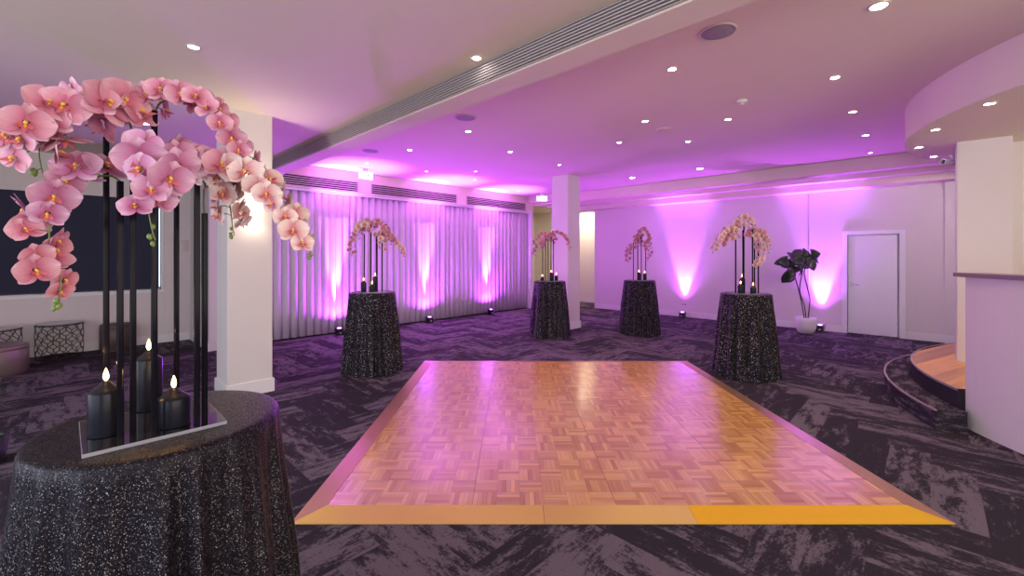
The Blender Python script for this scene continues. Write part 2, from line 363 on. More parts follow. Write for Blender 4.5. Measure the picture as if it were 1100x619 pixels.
# columns
def column(x, y, w_, h, zt, name='column', z0=0):
    bm = bmesh.new(); box(bm, x, x+w_, y, y+h, z0, zt)
    bmesh.ops.bevel(bm, geom=[e for e in bm.edges if abs(e.verts[0].co.z-e.verts[1].co.z) > 1], offset=.008, segments=2, affect='EDGES')
    o = finish(name, bm, M['wall']); o['kind'] = 'structure'
    if not z0: skirt('baseboard_column', [(x-.018, x+w_+.018, y-.018, y+h+.018, 0, .16)])
column(1.29, 5.75, .47, .50, ZL+.02)
column(7.70, 5.73, .45, .46, ZR+.02)
column(7.55, -.68, .45, .45, 3.05, z0=.3605)

# curved bar front, drop ceiling, steps  (all about one centre)
CC = R2(7.35, 3.25)
ra = lambda a: a - 46.0                 # angle given against the camera's right -> room angle
bm = bmesh.new()
p = [(min(x, 10.15), y) for x, y in arc(CC, 3.26, 0, 360, 120)[:-1]]
prism(bm, p, 3.02, ZR+.02)
o = finish('ceiling_drop', bm, M['ceiling']); o['kind'] = 'structure'
bm = bmesh.new(); prism(bm, arc(CC, 3.14, ra(163.5), ra(250)) + arc(CC, 3.02, ra(250), ra(163.5)), 0, 1.44)
o = finish('wall_bar', bm, M['wall']); o['kind'] = 'structure'
bm = bmesh.new(); prism(bm, arc(CC, 3.19, ra(162.0), ra(250)) + arc(CC, 2.92, ra(250), ra(162.0)), 1.44, 1.478)
o = finish('bar_ledge', bm, M['ledge']); tag(o, 'narrow brown ledge capping the curved low wall at right', 'ledge')
# stage (platform) : top boards as individual faces cut to the circle
def stage():
    root = empty('stage', (CC[0], CC[1], 0))
    tag(root, 'low curved platform with orange timber boards beside the bar wall', 'stage')
    bm = bmesh.new(); uv = uvlayer(bm); rl = bm.loops.layers.float_color.new('rnd')
    r = 3.19; a0, a1 = math.radians(ra(40)), math.radians(ra(163.4))
    # boards run across the view: strips in direction D
    th = math.radians(-18); D = Vector((math.cos(th), math.sin(th))); Nn = Vector((-D.y, D.x)); wB = .075
    k = -46
    while k < 46:
        y0 = k*wB; y1 = y0+wB; k += 1
        if abs(y0) >= r or abs(y1) >= r: continue
        segs = 14
        def line(yy):
            # interval along D inside circle and on the room side of the bar wall
            h = math.sqrt(max(r*r-yy*yy, 0)); ts = [-h + 2*h*i/160 for i in range(161)]
            ok = []
            for t in ts:
                q = D*t + Nn*yy; an = math.atan2(q.y, q.x)
                if a0 <= an <= a1: ok.append(t)
            return (min(ok), max(ok)) if len(ok) > 1 else None
        A, B = line(y0), line(y1)
        if not A or not B: continue
        rnd = random.random(); ou = random.uniform(0, 50)
        q = [D*A[0]+Nn*y0, D*A[1]+Nn*y0, D*B[1]+Nn*y1, D*B[0]+Nn*y1]; st = [(A[0], 0), (A[1], 0), (B[1], wB), (B[0], wB)]
        f = bm.faces.new([bm.verts.new((v.x, v.y, .362)) for v in q])
        for lp, s in zip(f.loops, st): lp[uv].uv = (s[0]+ou, s[1]+ou); lp[rl] = (rnd,)*3+(1,)
    finish('boards', bm, M['stage_wood'], root)
    bm = bmesh.new(); prism(bm, [(x-CC[0], y-CC[1]) for x, y in arc(CC, 3.2, ra(40), ra(163.4)) + [CC]], 0, .359)
    finish('riser', bm, M['carpet'], root)
    bm = bmesh.new(); prism(bm, [(x-CC[0], y-CC[1]) for x, y in arc(CC, 3.206, ra(40), ra(163.4)) + arc(CC, 3.19, ra(163.4), ra(40))], .345, .366)
    finish('nosing', bm, M['nosing'], root)
    st = empty('step', (CC[0], CC[1], 0)); tag(st, 'dark carpeted curved step in front of the timber platform', 'step')
    bm = bmesh.new(); uvl = uvlayer(bm); rl = bm.loops.layers.float_color.new('rnd')
    prism(bm, [(x-CC[0], y-CC[1]) for x, y in arc(CC, 3.45, ra(42), ra(166)) + arc(CC, 3.206, ra(166), ra(42))], 0, .184)
    for f in bm.faces:
        for lp in f.loops:
            c = lp.vert.co
            lp[uvl].uv = (c.x, c.y) if abs(f.normal.z) > .5 or len(f.verts) > 4 else (math.atan2(c.y, c.x)*3.4 + math.hypot(c.x, c.y), c.z*2)
            lp[rl] = (.45, .45, .45, 1)
    finish('tread', bm, M['carpet'], st)
    bm = bmesh.new(); prism(bm, [(x-CC[0], y-CC[1]) for x, y in arc(CC, 3.458, ra(42), ra(166)) + arc(CC, 3.442, ra(166), ra(42))], .176, .190)
    finish('nosing', bm, M['nosing'], st)
stage()
# servery wall behind the ledge with white panel
sbox('wall_servery', M['wall'], 8.0, 8.12, -5.6, -.3, .3605, 3.02)
pn = empty('display_panel', (7.99, -1.4, 1.47)); tag(pn, 'white panel on the wall above the bar ledge', 'panel')
sbox('panel_face', M['screen'], -.02, .009, -.9, .50, .03, 1.15, kind=None, parent=pn)
sbox('bottom_rail', M['ledge'], -.04, .009, -.92, .52, 0, .03, kind=None, parent=pn)

# ------------------------------------------------------------------ air grilles
def grille(name, label, x0, x1, y0, y1, z0, z1, ns, axis, group=None):
    # opening flush in a face; axis 'y': faces -y; 'x': faces -x
    root = empty(name, ((x0+x1)/2, (y0+y1)/2, z0)); tag(root, label, 'air vent', group)
    cx, cy = (x0+x1)/2, (y0+y1)/2
    bm = bmesh.new()
    if axis == 'y': box(bm, x0-cx, x1-cx, -.004, 0, 0, z1-z0)
    else: box(bm, -.004, 0, y0-cy, y1-cy, 0, z1-z0)
    finish('backing', bm, M['dark'], root)
    h = (z1-z0)/ns
    bm = bmesh.new()
    for k in range(ns+1):
        z = k*h
        a, b = (z-h*.17, z+h*.17)
        if k == 0: a = 0
        if k == ns: b = z1-z0
        if axis == 'y': box(bm, x0-cx, x1-cx, -.022, -.004, a, b)
        else: box(bm, -.022, -.004, y0-cy, y1-cy, a, b)
    finish('slats', bm, M['grille'], root)
    bm = bmesh.new()
    if axis == 'y':
        box(bm, x0-cx-.02, x0-cx, -.024, 0, -.01, z1-z0+.01); finish('end_frame', bm, M['grille'], root)
        bm = bmesh.new(); box(bm, x1-cx, x1-cx+.02, -.024, 0, -.01, z1-z0+.01)
    else:
        box(bm, -.024, 0, y0-cy-.02, y0-cy, -.01, z1-z0+.01); finish('end_frame', bm, M['grille'], root)
        bm = bmesh.new(); box(bm, -.024, 0, y1-cy, y1-cy+.02, -.01, z1-z0+.01)
    finish('end_frame', bm, M['grille'], root)
grille('air_vent', 'very long linear slot vent along the side of the ceiling beam', 2.56, 2.56, -3.5, 8.8, 3.155, 3.322, 7, 'x')
G = 'air vents above the curtain'
grille('air_vent', 'slatted air vent above curtain, nearest the left column and partly behind the orchids', 2.10, 4.38, YC, YC, 3.0, 3.21, 5, 'y', G)
grille('air_vent', 'slatted air vent above curtain, middle one, right of the near exit sign', 4.70, 7.07, YC, YC, 3.0, 3.21, 5, 'y', G)
grille('air_vent', 'slatted air vent above curtain, farthest one at the room corner', 7.42, 9.72, YC, YC, 3.0, 3.21, 5, 'y', G)

# ------------------------------------------------------------------ curtain
def curtain():
    root = empty('curtain', (6, 8.99, 0)); tag(root, 'floor length white pleated curtain along the left wall, washed purple', 'curtain')
    bm = bmesh.new(); x0, x1 = 1.88, 9.98; sp = .15; n = int((x1-x0)/sp*14); zs = [0.03, .6, 1.5, 2.4, 2.925]
    cols = []
    for i in range(n+1):
        x = x0 + (x1-x0)*i/n; ph = (x-x0)/sp; fold = int(ph); f = ph-fold
        random.seed(fold*13+1); amp = .066*random.uniform(.75, 1.2); jt = random.uniform(-.02, .02)
        y = -abs(math.sin(PI*f))**.6*amp + .03
        col = []
        for z in zs:
            k = 1.0
            col.append(bm.verts.new((x-6+jt*math.sin(PI*f), y*k + .004*math.sin(x*3), z)))
        cols.append(col)
    for i in range(n):
        for j in range(len(zs)-1):
            f = bm.faces.new((cols[i][j], cols[i+1][j], cols[i+1][j+1], cols[i][j+1])); f.smooth = True
    o = finish('drape', bm, M['curtain'], root)
    s = o.modifiers.new('s', 'SOLIDIFY'); s.thickness = .003
    bm = bmesh.new(); box(bm, 1.88-6, 9.98-6, -.09, -.05, 2.925, 2.965); box(bm, 1.88-6, 9.98-6, -.02, .03, 2.93, 2.97)
    finish('track', bm, M['white'], root)
curtain(); random.seed(21)

# ------------------------------------------------------------------ ceiling fittings
def on_plane(px, py, z):
    Y = (z-EYE)*F/(274-py); p = at(px, py, Y); return (p.x, p.y)
DL = []
def downlight(px, py, z, lit, where, r=.045, power=14, group='ceiling downlights', cone=105):
    x, y = on_plane(px, py, z)
    root = empty('downlight', (x, y, z)); tag(root, 'small round recessed downlight ' + where, 'downlight', group)
    bm = bmesh.new(); r *= .82; lathe(bm, [(r*1.35, -.001), (r*1.35, -.006), (r*1.05, -.009), (r*1.02, -.001)], 24, cap=False); finish('trim_ring', bm, M['ring'], root)
    bm = bmesh.new(); lathe(bm, [(r, -.001), (r, -.004), (r*.6, -.006), (.001, -.006)], 24, cap=False); finish('lens', bm, M[lit], root)
    light('downlight_beam', 'SPOT', (x, y, z-.02), power, (1.0, 0.80, 0.62), (x, y, 0), .04, angle=cone, blend=.8)
for a in [
    (944, 6, 'lamp', 'brightest and nearest of all, top right of the picture', .06),
    (722, 74, 'lamp', 'between the round speaker and the smoke detector', .045),
    (897, 83, 'lamp', 'nearest in the right-hand row leading to the stage', .045),
    (782, 128, 'lamp', 'just beyond the smoke detector', .045),
    (693, 130, 'lamp', 'left of the flush ceiling plate', .045),
    (916, 120, 'lamp', 'second in the right-hand row beside the curved drop ceiling', .045),
    (930, 145, 'lamp', 'third in the right-hand row beside the curved drop ceiling', .045),
    (935, 164, 'lamp_dim', 'last in the right-hand row, next to the far bulkhead', .04),
    (739, 152, 'lamp', 'above and left of the bright one near the far bulkhead', .04),
    (665, 153, 'lamp', 'upper right of the middle column', .04),
    (752, 181, 'lamp', 'glowing brightest near the far bulkhead above the outlet wall', .075),
    (679, 191, 'lamp', 'glowing near the far bulkhead right of the middle column', .07),
    (601, 177, 'lamp', 'right in front of the middle column top', .04),
    (503, 141, 'lamp', 'beside the small ceiling speaker near the beam', .045),
    (440, 161, 'lamp', 'over the near exit sign, right of the far ceiling speaker', .045),
    (548, 163, 'lamp', 'between the beam and the middle column', .045),
    (511, 184, 'lamp_dim', 'above the middle curtain vent, upper of a close pair', .04),
    (510, 193, 'lamp_dim', 'above the middle curtain vent, lower of a close pair', .04),
    (394, 175, 'lamp_dim', 'right above the near exit sign', .04),
    (458, 184, 'lamp_dim', 'in the bright purple wash over the middle vent', .04),
    (557, 205, 'lamp_dim', 'in the far corner near the small exit sign', .04)]:
    downlight(a[0], a[1], ZR, a[2], a[3], a[4])
for a in [(208, 50, 'over the lounge side above the orchids'), (512, 62, 'beside the long beam vent'), (157, 133, 'behind the pink orchids, farthest on the lounge side')]:
    downlight(a[0], a[1], ZL, 'lamp', a[2], .045, 9, 'lounge downlights', 58)
for a in [(1063, 111, 'nearest on the underside of the curved drop ceiling'), (1005, 139, 'second on the underside of the curved drop ceiling'),
          (987, 158, 'third on the underside of the curved drop ceiling'), (1003, 168, 'farthest on the underside of the curved drop ceiling')]:
    downlight(a[0], a[1], 3.02, 'lamp', a[2], .045, 10, 'drop ceiling downlights')
for px, py, lb, r in [(771, 34, 'large round ceiling speaker nearest the camera, right of beam', .125), (500, 126, 'round ceiling speaker midway along the beam', .125), (398, 162, 'round ceiling speaker farthest away, above the near exit sign', .125)]:
    x, y = on_plane(px, py, ZR); root = empty('ceiling_speaker', (x, y, ZR)); tag(root, lb, 'speaker', 'ceiling speakers')
    bm = bmesh.new(); lathe(bm, [(r*1.12, -.001), (r*1.12, -.008), (r, -.012), (r*.98, -.001)], 40, cap=False); finish('rim', bm, M['ring'], root)
    bm = bmesh.new(); lathe(bm, [(r, -.001), (r*.97, -.008), (r*.5, -.011), (.001, -.012)], 40, cap=False); finish('mesh_cover', bm, M['speaker'], root)
x, y = on_plane(797, 108, ZR); root = empty('smoke_detector', (x, y, ZR)); tag(root, 'small white smoke detector on the main ceiling', 'smoke detector')
bm = bmesh.new(); lathe(bm, [(.055, 0), (.055, -.02), (.045, -.028)], 32); finish('base', bm, M['white'], root)
bm = bmesh.new(); lathe(bm, [(.03, -.028), (.028, -.052), (.015, -.058)], 24); finish('sensor', bm, M['ring'], root)
x, y = on_plane(713, 139, ZR); bm = bmesh.new(); lathe(bm, [(.10, 0), (.10, -.004), (.085, -.009), (.001, -.009)], 36)
o = finish('ceiling_plate', bm, M['ceiling'], loc=(x, y, ZR)); tag(o, 'flush round blank plate in the main ceiling', 'cover plate')

# exit signs
def exit_sign(px, py, Y, rz, label):
    p = at(px, py, Y)
    root = empty('exit_sign', (p.x, p.y, p.z), rz); tag(root, label, 'exit sign', 'exit signs')
    bm = bmesh.new(); box(bm, -.165, .165, -.02, .02, -.085, .085); bmesh.ops.bevel(bm, geom=bm.edges[:], offset=.005, segments=1, affect='EDGES'); finish('housing', bm, M['white'], root)
    bm = bmesh.new(); box(bm, -.155, .155, -.0225, -.0205, -.075, .075); finish('face', bm, M['exit_w'], root)
    bm = bmesh.new(); q = lambda *a: box(bm, a[0], a[1], -.0255, -.023, a[2], a[3])
    # running figure in a doorway and an arrow
    q(-.14, -.03, -.065, -.055); q(-.14, -.03, .055, .065); q(-.14, -.132, -.065, .065); q(-.038, -.03, -.065, .065)
    lathe(bm, [(.011, 0), (.011, .003)], 12, c=(-.08, -.026, .035))
    for a, b in (((-.083, .022), (-.09, -.012)), ((-.09, -.012), (-.068, -.028)), ((-.068, -.028), (-.075, -.05)), ((-.09, -.012), (-.112, -.045)), ((-.083, .02), (-.062, .005)), ((-.085, .02), (-.108, .003))):
        tube(bm, [(a[0], -.024, a[1]), (b[0], -.024, b[1])], .006, 6)
    q(.03, .12, -.008, .008)
    for s in (1, -1): tube(bm, [(.03, -.024, 0), (.06, -.024, s*.032)], .007, 6)
    finish('symbol', bm, M['exit_g'], root)
    bm = bmesh.new(); h = ZR-p.z
    box(bm, -.05, .05, -.012, .012, .085, h); finish('bracket', bm, M['white'], root)
exit_sign(392.5, 188.5, 8.95, 0, 'larger exit sign with running figure, above the near curtain vents')
exit_sign(582, 213.5, 12.5, math.radians(-40), 'smaller exit sign in the far corner left of the middle column')

# sconce on the near column
sc = empty('wall_sconce', (1.55, 5.75, 2.22)); tag(sc, 'glowing wall sconce on the near column behind the orchids', 'wall lamp')
bm = bmesh.new(); box(bm, -.05, .05, -.012, 0, -.09, .09); finish('backplate', bm, M['steel'], sc)
bm = bmesh.new(); lathe(bm, [(.045, -.11), (.047, -.1), (.047, .1), (.045, .11)], 24, c=(0, -.06, 0), cap=False); finish('shade', bm, M['sconce'], sc)
light('sconce_up', 'SPOT', (1.55, 5.69, 2.36), 14, (1, .84, .64), (1.55, 5.6, 4), .03, angle=140, blend=1)
light('sconce_down', 'SPOT', (1.55, 5.69, 2.10), 4, (1, .84, .64), (1.55, 5.6, 0), .03, angle=130, blend=1)
# switch panel, outlet, cable, security camera
def plate(name, label, cat, loc, axis, w_, h, n):
    root = empty(name, loc); tag(root, label, cat)
    bm = bmesh.new()
    (box(bm, -w_/2, w_/2, -.012, 0, -h/2, h/2) if axis == 'y' else box(bm, -.012, 0, -w_/2, w_/2, -h/2, h/2))
    bmesh.ops.bevel(bm, geom=bm.edges[:], offset=.003, segments=1, affect='EDGES'); finish('plate', bm, M['white' if axis == 'x' else 'steel'], root)
    for k in range(n):
        c = (k-(n-1)/2)
        bm = bmesh.new()
        if axis == 'y': box(bm, -w_*.3, w_*.3, -.02, -.012, c*h/n-h*.3/n, c*h/n+h*.3/n)
        else: box(bm, -.016, -.012, c*w_/n-w_*.25/n, c*w_/n+w_*.25/n, -h*.25, h*.25)
        finish('button' if axis == 'y' else 'socket', bm, M['ring'] if axis == 'y' else M['black_plastic'], root)
plate('switch_panel', 'small grey switch panel on the wall right of the dark blind', 'switch', (1.62, YB, 1.83), 'y', .13, .22, 2)
plate('power_outlet', 'white double power outlet low on the far wall above an uplight', 'power outlet', (XW, 4.72, .33), 'x', .13, .08, 2)
bm = bmesh.new(); tube(bm, [(XW-.008, 1.94, .15), (XW-.008, 1.94, 1.6), (XW-.008, 1.945, 3.02)], .006, 6)
o = finish('cable', bm, M['wall'], None); tag(o, 'thin vertical cable run up the far wall behind the potted plant', 'cable')
sx, sy = R2(6.02, 5.92)
root = empty('security_camera', (sx, sy, 3.02)); tag(root, 'white security camera under the curved drop ceiling by the pillar', 'security camera')
bm = bmesh.new(); lathe(bm, [(.035, 0), (.035, -.02), (.012, -.03), (.012, -.07)], 20); finish('mount', bm, M['white'], root)
bm = bmesh.new(); tube(bm, [(-.06, .09, -.09), (.02, -.02, -.11)], [.04, .04], 16); finish('body', bm, M['white'], root)
bm = bmesh.new(); tube(bm, [(-.0605, .091, -.0897), (-.072, .106, -.087)], [.034, .03], 16); finish('lens', bm, M['black_plastic'], root)

# ------------------------------------------------------------------ uplights (fixtures)
def uplight(x, y, label, yaw, group):
    root = empty('uplight', (x, y, 0), yaw); tag(root, label, 'uplight', group)
    bm = bmesh.new()
    v = [(-.07, -.07, 0), (.07, -.07, 0), (.07, .07, 0), (-.07, .07, 0), (-.06, -.06, .13), (.06, -.06, .13), (.06, .06, .15), (-.06, .06, .15)]
    v = [bm.verts.new(p) for p in v]
    for f in ((3, 2, 1, 0), (4, 5, 6, 7), (0, 1, 5, 4), (1, 2, 6, 5), (2, 3, 7, 6), (3, 0, 4, 7)): bm.faces.new([v[i] for i in f])
    bmesh.ops.bevel(bm, geom=bm.edges[:], offset=.008, segments=2, affect='EDGES'); finish('housing', bm, M['black_plastic'], root)
    bm = bmesh.new(); tube(bm, [(-.075, 0, .06), (-.09, 0, .14), (-.09, 0, .17)], .006, 6); tube(bm, [(.075, 0, .06), (.09, 0, .14), (.09, 0, .17)], .006, 6); finish('handle', bm, M['black_plastic'], root)
    bm = bmesh.new(); lathe(bm, [(.042, .138), (.042, .149), (.02, .151)], 20); finish('lens', bm, mat_up, root)
    bm = bmesh.new(); box(bm, -.02, .02, -.0705, -.068, .04, .06); finish('display', bm, M['ring'], root)
mat_up = mat('uplight_lens', (.5, .2, 1), .3, emit=(.6, .2, 1), es=6)
for (x, y), l in zip(UP_CURTAIN, ('black box uplight at the curtain foot beside the nearest left table', 'black box uplight at the middle of the curtain foot', 'black box uplight at the far end of the curtain foot')):
    uplight(x, y, l, 0, 'uplights along the curtain')
for (x, y), l in zip(UP_WALL, ('black box uplight at the far wall under the power outlet', 'black box uplight at the far wall beside the white plant pot')):
    uplight(x, y, l, -PI/2, 'uplights along the far wall')

# ------------------------------------------------------------------ dance floor
def dance_floor():
    yaw = cam.rotation_euler.z
    ox, oy = R2(.68, 4.69)
    root = empty('dance_floor', (ox, oy, 0), yaw); tag(root, 'square portable parquet dance floor with gold ramp edges on the carpet', 'dance floor')
    S = 1.88; P = .94; q = P/6; T = .024
    for a in range(4):
        for b in range(4):
            bm = bmesh.new(); cx, cy = -S+P*(a+.5), -S+P*(b+.5); pl = []
            for i in range(6):
                for j in range(6):
                    bx, by = -P/2+i*q, -P/2+j*q; ax = (i+j+a+b) % 2 == 0
                    for k in range(5):
                        s = q/5; g = .0008
                        if ax: pl.append((bx+g, by+k*s+g, bx+q-g, by+(k+1)*s-g, True))
                        else: pl.append((bx+k*s+g, by+g, bx+(k+1)*s-g, by+q-g, False))
            plank_faces(bm, pl, (-P/2+.0015, -P/2+.0015, P/2-.0015, P/2-.0015), T)
            box(bm, -P/2+.0006, P/2-.0006, -P/2+.0006, P/2-.0006, .002, T-.0006, 1)
            finish('floor_panel', bm, [M['parquet'], M['brown']], root, loc=(cx, cy, 0))
    Eo = 2.04
    def ramp(p0, p1, o0, o1, m, lab=None):
        bm = bmesh.new(); v = [bm.verts.new(c) for c in ((*p0, T+.002), (*p1, T+.002), (*o1, .003), (*o0, .003), (*p0, 0), (*p1, 0), (*o1, 0), (*o0, 0))]
        for f in ((3, 2, 1, 0), (4, 5, 6, 7), (0, 1, 5, 4), (1, 2, 6, 5), (2, 3, 7, 6), (3, 0, 4, 7)): bm.faces.new([v[i] for i in f])
        bmesh.ops.recalc_face_normals(bm, faces=bm.faces[:])
        o = finish('edge_ramp', bm, m, root)
        if lab: o['label'] = lab
    j1, j2 = -.48, .46
    ramp((-S, -S), (j1-.001, -S), (-Eo, -Eo), (j1-.001, -Eo), M['gold_a'])
    ramp((j1+.001, -S), (j2-.001, -S), (j1+.001, -Eo), (j2-.001, -Eo), M['gold_b'])
    ramp((j2+.001, -S), (S, -S), (j2+.001, -Eo), (Eo, -Eo), M['gold_c'], 'brighter yellow gold ramp section')
    for (p0, p1, o0, o1) in (((-S, -S), (-S, S), (-Eo, -Eo), (-Eo, Eo)), ((S, S), (S, -S), (Eo, Eo), (Eo, -Eo)), ((-S, S), (S, S), (-Eo, Eo), (Eo, Eo))):
        ramp(p0, p1, o0, o1, M['gold_side'])
dance_floor()

# ------------------------------------------------------------------ cocktail tables
TH = 1.12
def table(X, Y, label, seed, nt_=360, group='draped cocktail tables'):
    x, y = R2(X, Y)
    root = empty('cocktail_table', (x, y, 0)); tag(root, label, 'table', group)
    rnd = random.Random(seed); N = rnd.randint(13, 16); ph0 = rnd.uniform(0, 6)
    cs = [(rnd.randint(3, 7), rnd.uniform(0, 6), rnd.uniform(.2, .5)) for _ in range(3)]
    def fold(t, k):
        w_ = t + .13*sum(a*math.sin(n*t+p) for n, p, a in cs) * k
        s = math.sin(N*w_+ph0); s2 = math.sin((N*2+3)*t+ph0*2)
        return (abs(s)**.8*math.copysign(1, s))*.72 + .22*s2
    bm = bmesh.new(); rings = []
    prof = [(.001, 0, 0), (.12, 0, 0), (.25, 0, 0), (.298, 0, 0), (.312, -.003, .1), (.319, -.012, .25)]
    for (r, dz, k) in prof: rings.append((r, TH+dz, .004*k))
    nz = 26
    for i in range(1, nz+1):
        f = i/nz; z = (TH-.012)*(1-f) + .004*f
        r = .318 + .082*f**1.25; rings.append((r, z, .003 + .034*min(1, f*2.2)))
    vs = []
    for (r, z, amp) in rings:
        row = []
        for k in range(nt_):
            t = 2*PI*k/nt_; fo = fold(t, 1) * amp
            rr = r + fo; zz = z + (.006*math.sin(7*t+ph0) if z < .1 else 0)
            row.append(bm.verts.new((rr*math.cos(t), rr*math.sin(t), max(zz, .002))))
        vs.append(row)
    for i in range(len(vs)-1):
        for k in range(nt_):
            f = bm.faces.new((vs[i+1][k], vs[i+1][(k+1) % nt_], vs[i][(k+1) % nt_], vs[i][k])); f.smooth = True
    bm.faces.new(vs[0])
    finish('tablecloth', bm, M['sequin' if nt_ > 400 else 'sequin_far'], root)
    bm = bmesh.new(); lathe(bm, [(.28, TH-.03), (.288, TH-.028), (.288, TH-.008), (.28, TH-.006)], 48); finish('tabletop', bm, M['white'], root)
    bm = bmesh.new(); lathe(bm, [(.22, .002), (.22, .014), (.04, .03), (.03, .06), (.03, TH-.03)], 32); finish('pedestal', bm, M['steel'], root)
    return root
TABLES = [(-1.115, 1.394, 'nearest cocktail table in black sequin cloth, at the left edge of the picture'),
          (-2.0, 6.2, 'cocktail table in black sequin cloth left of the dance floor, by the curtain'),
          (.77, 8.83, 'cocktail table in black sequin cloth in front of the middle column'),
          (2.68, 9.1, 'cocktail table in black sequin cloth behind the dance floor, before the far wall'),
          (3.23, 5.98, 'cocktail table in black sequin cloth right of the dance floor, near the plant')]
for i, (X, Y, l) in enumerate(TABLES): table(X, Y, l, 11+i*5, 540 if i == 0 else 300)

# ------------------------------------------------------------------ candle stands
WHERE = ['on the nearest table at left', 'on the table by the curtain', 'on the table before the middle column', 'on the table before the far wall', 'on the table right of the dance floor']
def stand(i, X, Y, rods, half=.16, yaw=0):
    x, y = R2(X, Y)
    root = empty('rod_stand', (x, y, TH), yaw); tag(root, 'tall glossy black rods on mirror base ' + WHERE[i], 'centrepiece', 'black rod stands')
    bm = bmesh.new(); box(bm, -half, half, -half, half, .0005, .010); finish('base', bm, M['tray'], root)
    bm = bmesh.new(); e = .0015
    for b in ((-half-e, half+e, -half-e, -half), (-half-e, half+e, half, half+e), (-half-e, -half, -half, half), (half, half+e, -half, half)): box(bm, *b, .0005, .0105)
    o = finish('base_edge', bm, M['acrylic_edge'], root); o['label'] = 'bright polished edge'
    im = Matrix.Rotation(-yaw, 2)
    for (RX, RY, h) in rods:
        u, v = R2(RX, RY); d = im @ Vector((u-x, v-y))
        bm = bmesh.new(); s = .0075; box(bm, d.x-s, d.x+s, d.y-s, d.y+s, .010, h-TH)
        bmesh.ops.bevel(bm, geom=[e for e in bm.edges if abs(e.verts[0].co.z-e.verts[1].co.z) > .3], offset=.003, segments=3, affect='EDGES')
        finish('rod', bm, M['rod'], root)
        
def candle(X, Y, h, r, label, lamp=True):
    x, y = R2(X, Y); z0 = TH+.0105
    root = empty('candle', (x, y, z0)); tag(root, label, 'candle', 'black pillar candles')
    bm = bmesh.new(); lathe(bm, [(r*.98, 0), (r, .003), (r, h-.004), (r*.97, h), (r*.75, h+.006), (r*.45, h+.016), (r*.2, h+.028), (r*.12, h+.03)], 40); finish('wax_body', bm, M['candle'], root)
    bm = bmesh.new(); lathe(bm, [(.0015, h+.028), (.0055, h+.035), (.0068, h+.042), (.0050, h+.052), (.0022, h+.061), (.0004, h+.066)], 16); finish('flame', bm, M['flame'], root)
    if lamp: light('candle_glow', 'POINT', (x, y, z0+h+.075), .35, (1, .5, .15), size=.008)
ROD0 = [(-1.275, 1.36, 2.02), (-1.118, 1.235, 1.86), (-1.125, 1.285, 2.0), (-1.043, 1.262, 2.07), (-1.178, 1.52, 1.90), (-.968, 1.33, 1.915), (-.960, 1.352, 1.78)]
stand(0, -1.121, 1.352, ROD0)
candle(-1.18, 1.258, .125, .040, 'black candle with lit flame at the left front corner of the near stand')
candle(-1.035, 1.325, .085, .042, 'shortest black candle with lit flame at the right of the near stand')
candle(-1.225, 1.46, .170, .037, 'tallest black candle with lit flame at the back of the near stand')
def far_set(i, rods, candles):
    X, Y = TABLES[i][:2]
    stand(i, X, Y, [(X+a, Y+b, h) for a, b, h in rods], yaw=math.radians(random.choice((0, 20, -15, 40))))
    nm = ('left', 'middle', 'right')
    for k, (a, b, h) in enumerate(sorted(candles)):
        candle(X+a, Y+b, h, .037, 'lit black candle, %s of those %s' % (nm[k] if len(candles) == 3 else ('left', 'right')[k], WHERE[i]), True)
far_set(1, [(-.12, .02, 1.95), (-.045, .06, 2.05), (.0, -.06, 2.1), (.03, .09, 1.98), (.075, -.02, 1.93), (.13, .03, 1.9)], [(-.10, -.07, .13), (.0, .13, .19), (.035, -.12, .085)])
far_set(2, [(-.14, .05, 1.86), (-.09, -.05, 1.98), (-.03, .03, 2.05), (.02, -.06, 2.06), (.08, .04, 1.98)], [(-.155, -.05, .06), (.02, -.13, .15), (.13, -.02, .09)])
far_set(3, [(-.12, .03, 1.92), (-.05, -.05, 1.98), (-.02, .06, 2.02), (.03, -.03, 2.08), (.14, .03, 1.86)], [(-.05, -.13, .14), (.09, -.07, .12)])
far_set(4, [(-.14, .0, 1.96), (-.10, .08, 1.94), (-.05, -.02, 1.99), (-.0, .05, 2.13), (.07, -.04, 2.0), (.13, .02, 2.0), (.15, -.04, 1.88)], [(-.12, -.09, .10), (.02, .13, .18), (.03, -.13, .08)])

# ------------------------------------------------------------------ orchids
def petal(bm, uvl, ang, L, W, cup, twist, mi=0, base=.08, n=6, mcols=6, off=0.0, wav=.0):
    """petal in the flower plane (x,y), facing +z, tip at distance L"""
    rows = []
    for i in range(n+1):
        t = i/n; r = base + (L-base)*t
        hw = W * math.sin(PI*min(1, (.12+.88*t)**.85))**.62 if t < 1 else W*.10
        row = []
        for j in range(mcols+1):
            s = j/mcols*2-1
            x = s*hw; zz = cup*(t**2)*L + .22*hw*(s*s)*(-1 if cup < 0 else 1)*.6 + off + wav*math.sin(5*s+4*t)*t
            a = ang; c, sn = math.cos(a), math.sin(a)
            row.append((bm.verts.new((c*r - sn*x, sn*r + c*x, zz)), (s*.5+.5, t)))
        rows.append(row)
    for i in range(n):
        for j in range(mcols):
            q = (rows[i][j], rows[i][j+1], rows[i+1][j+1], rows[i+1][j])
            f = bm.faces.new([v for v, _ in q]); f.smooth = True; f.material_index = mi
            for lp, (_, u) in zip(f.loops, q): lp[uvl].uv = u
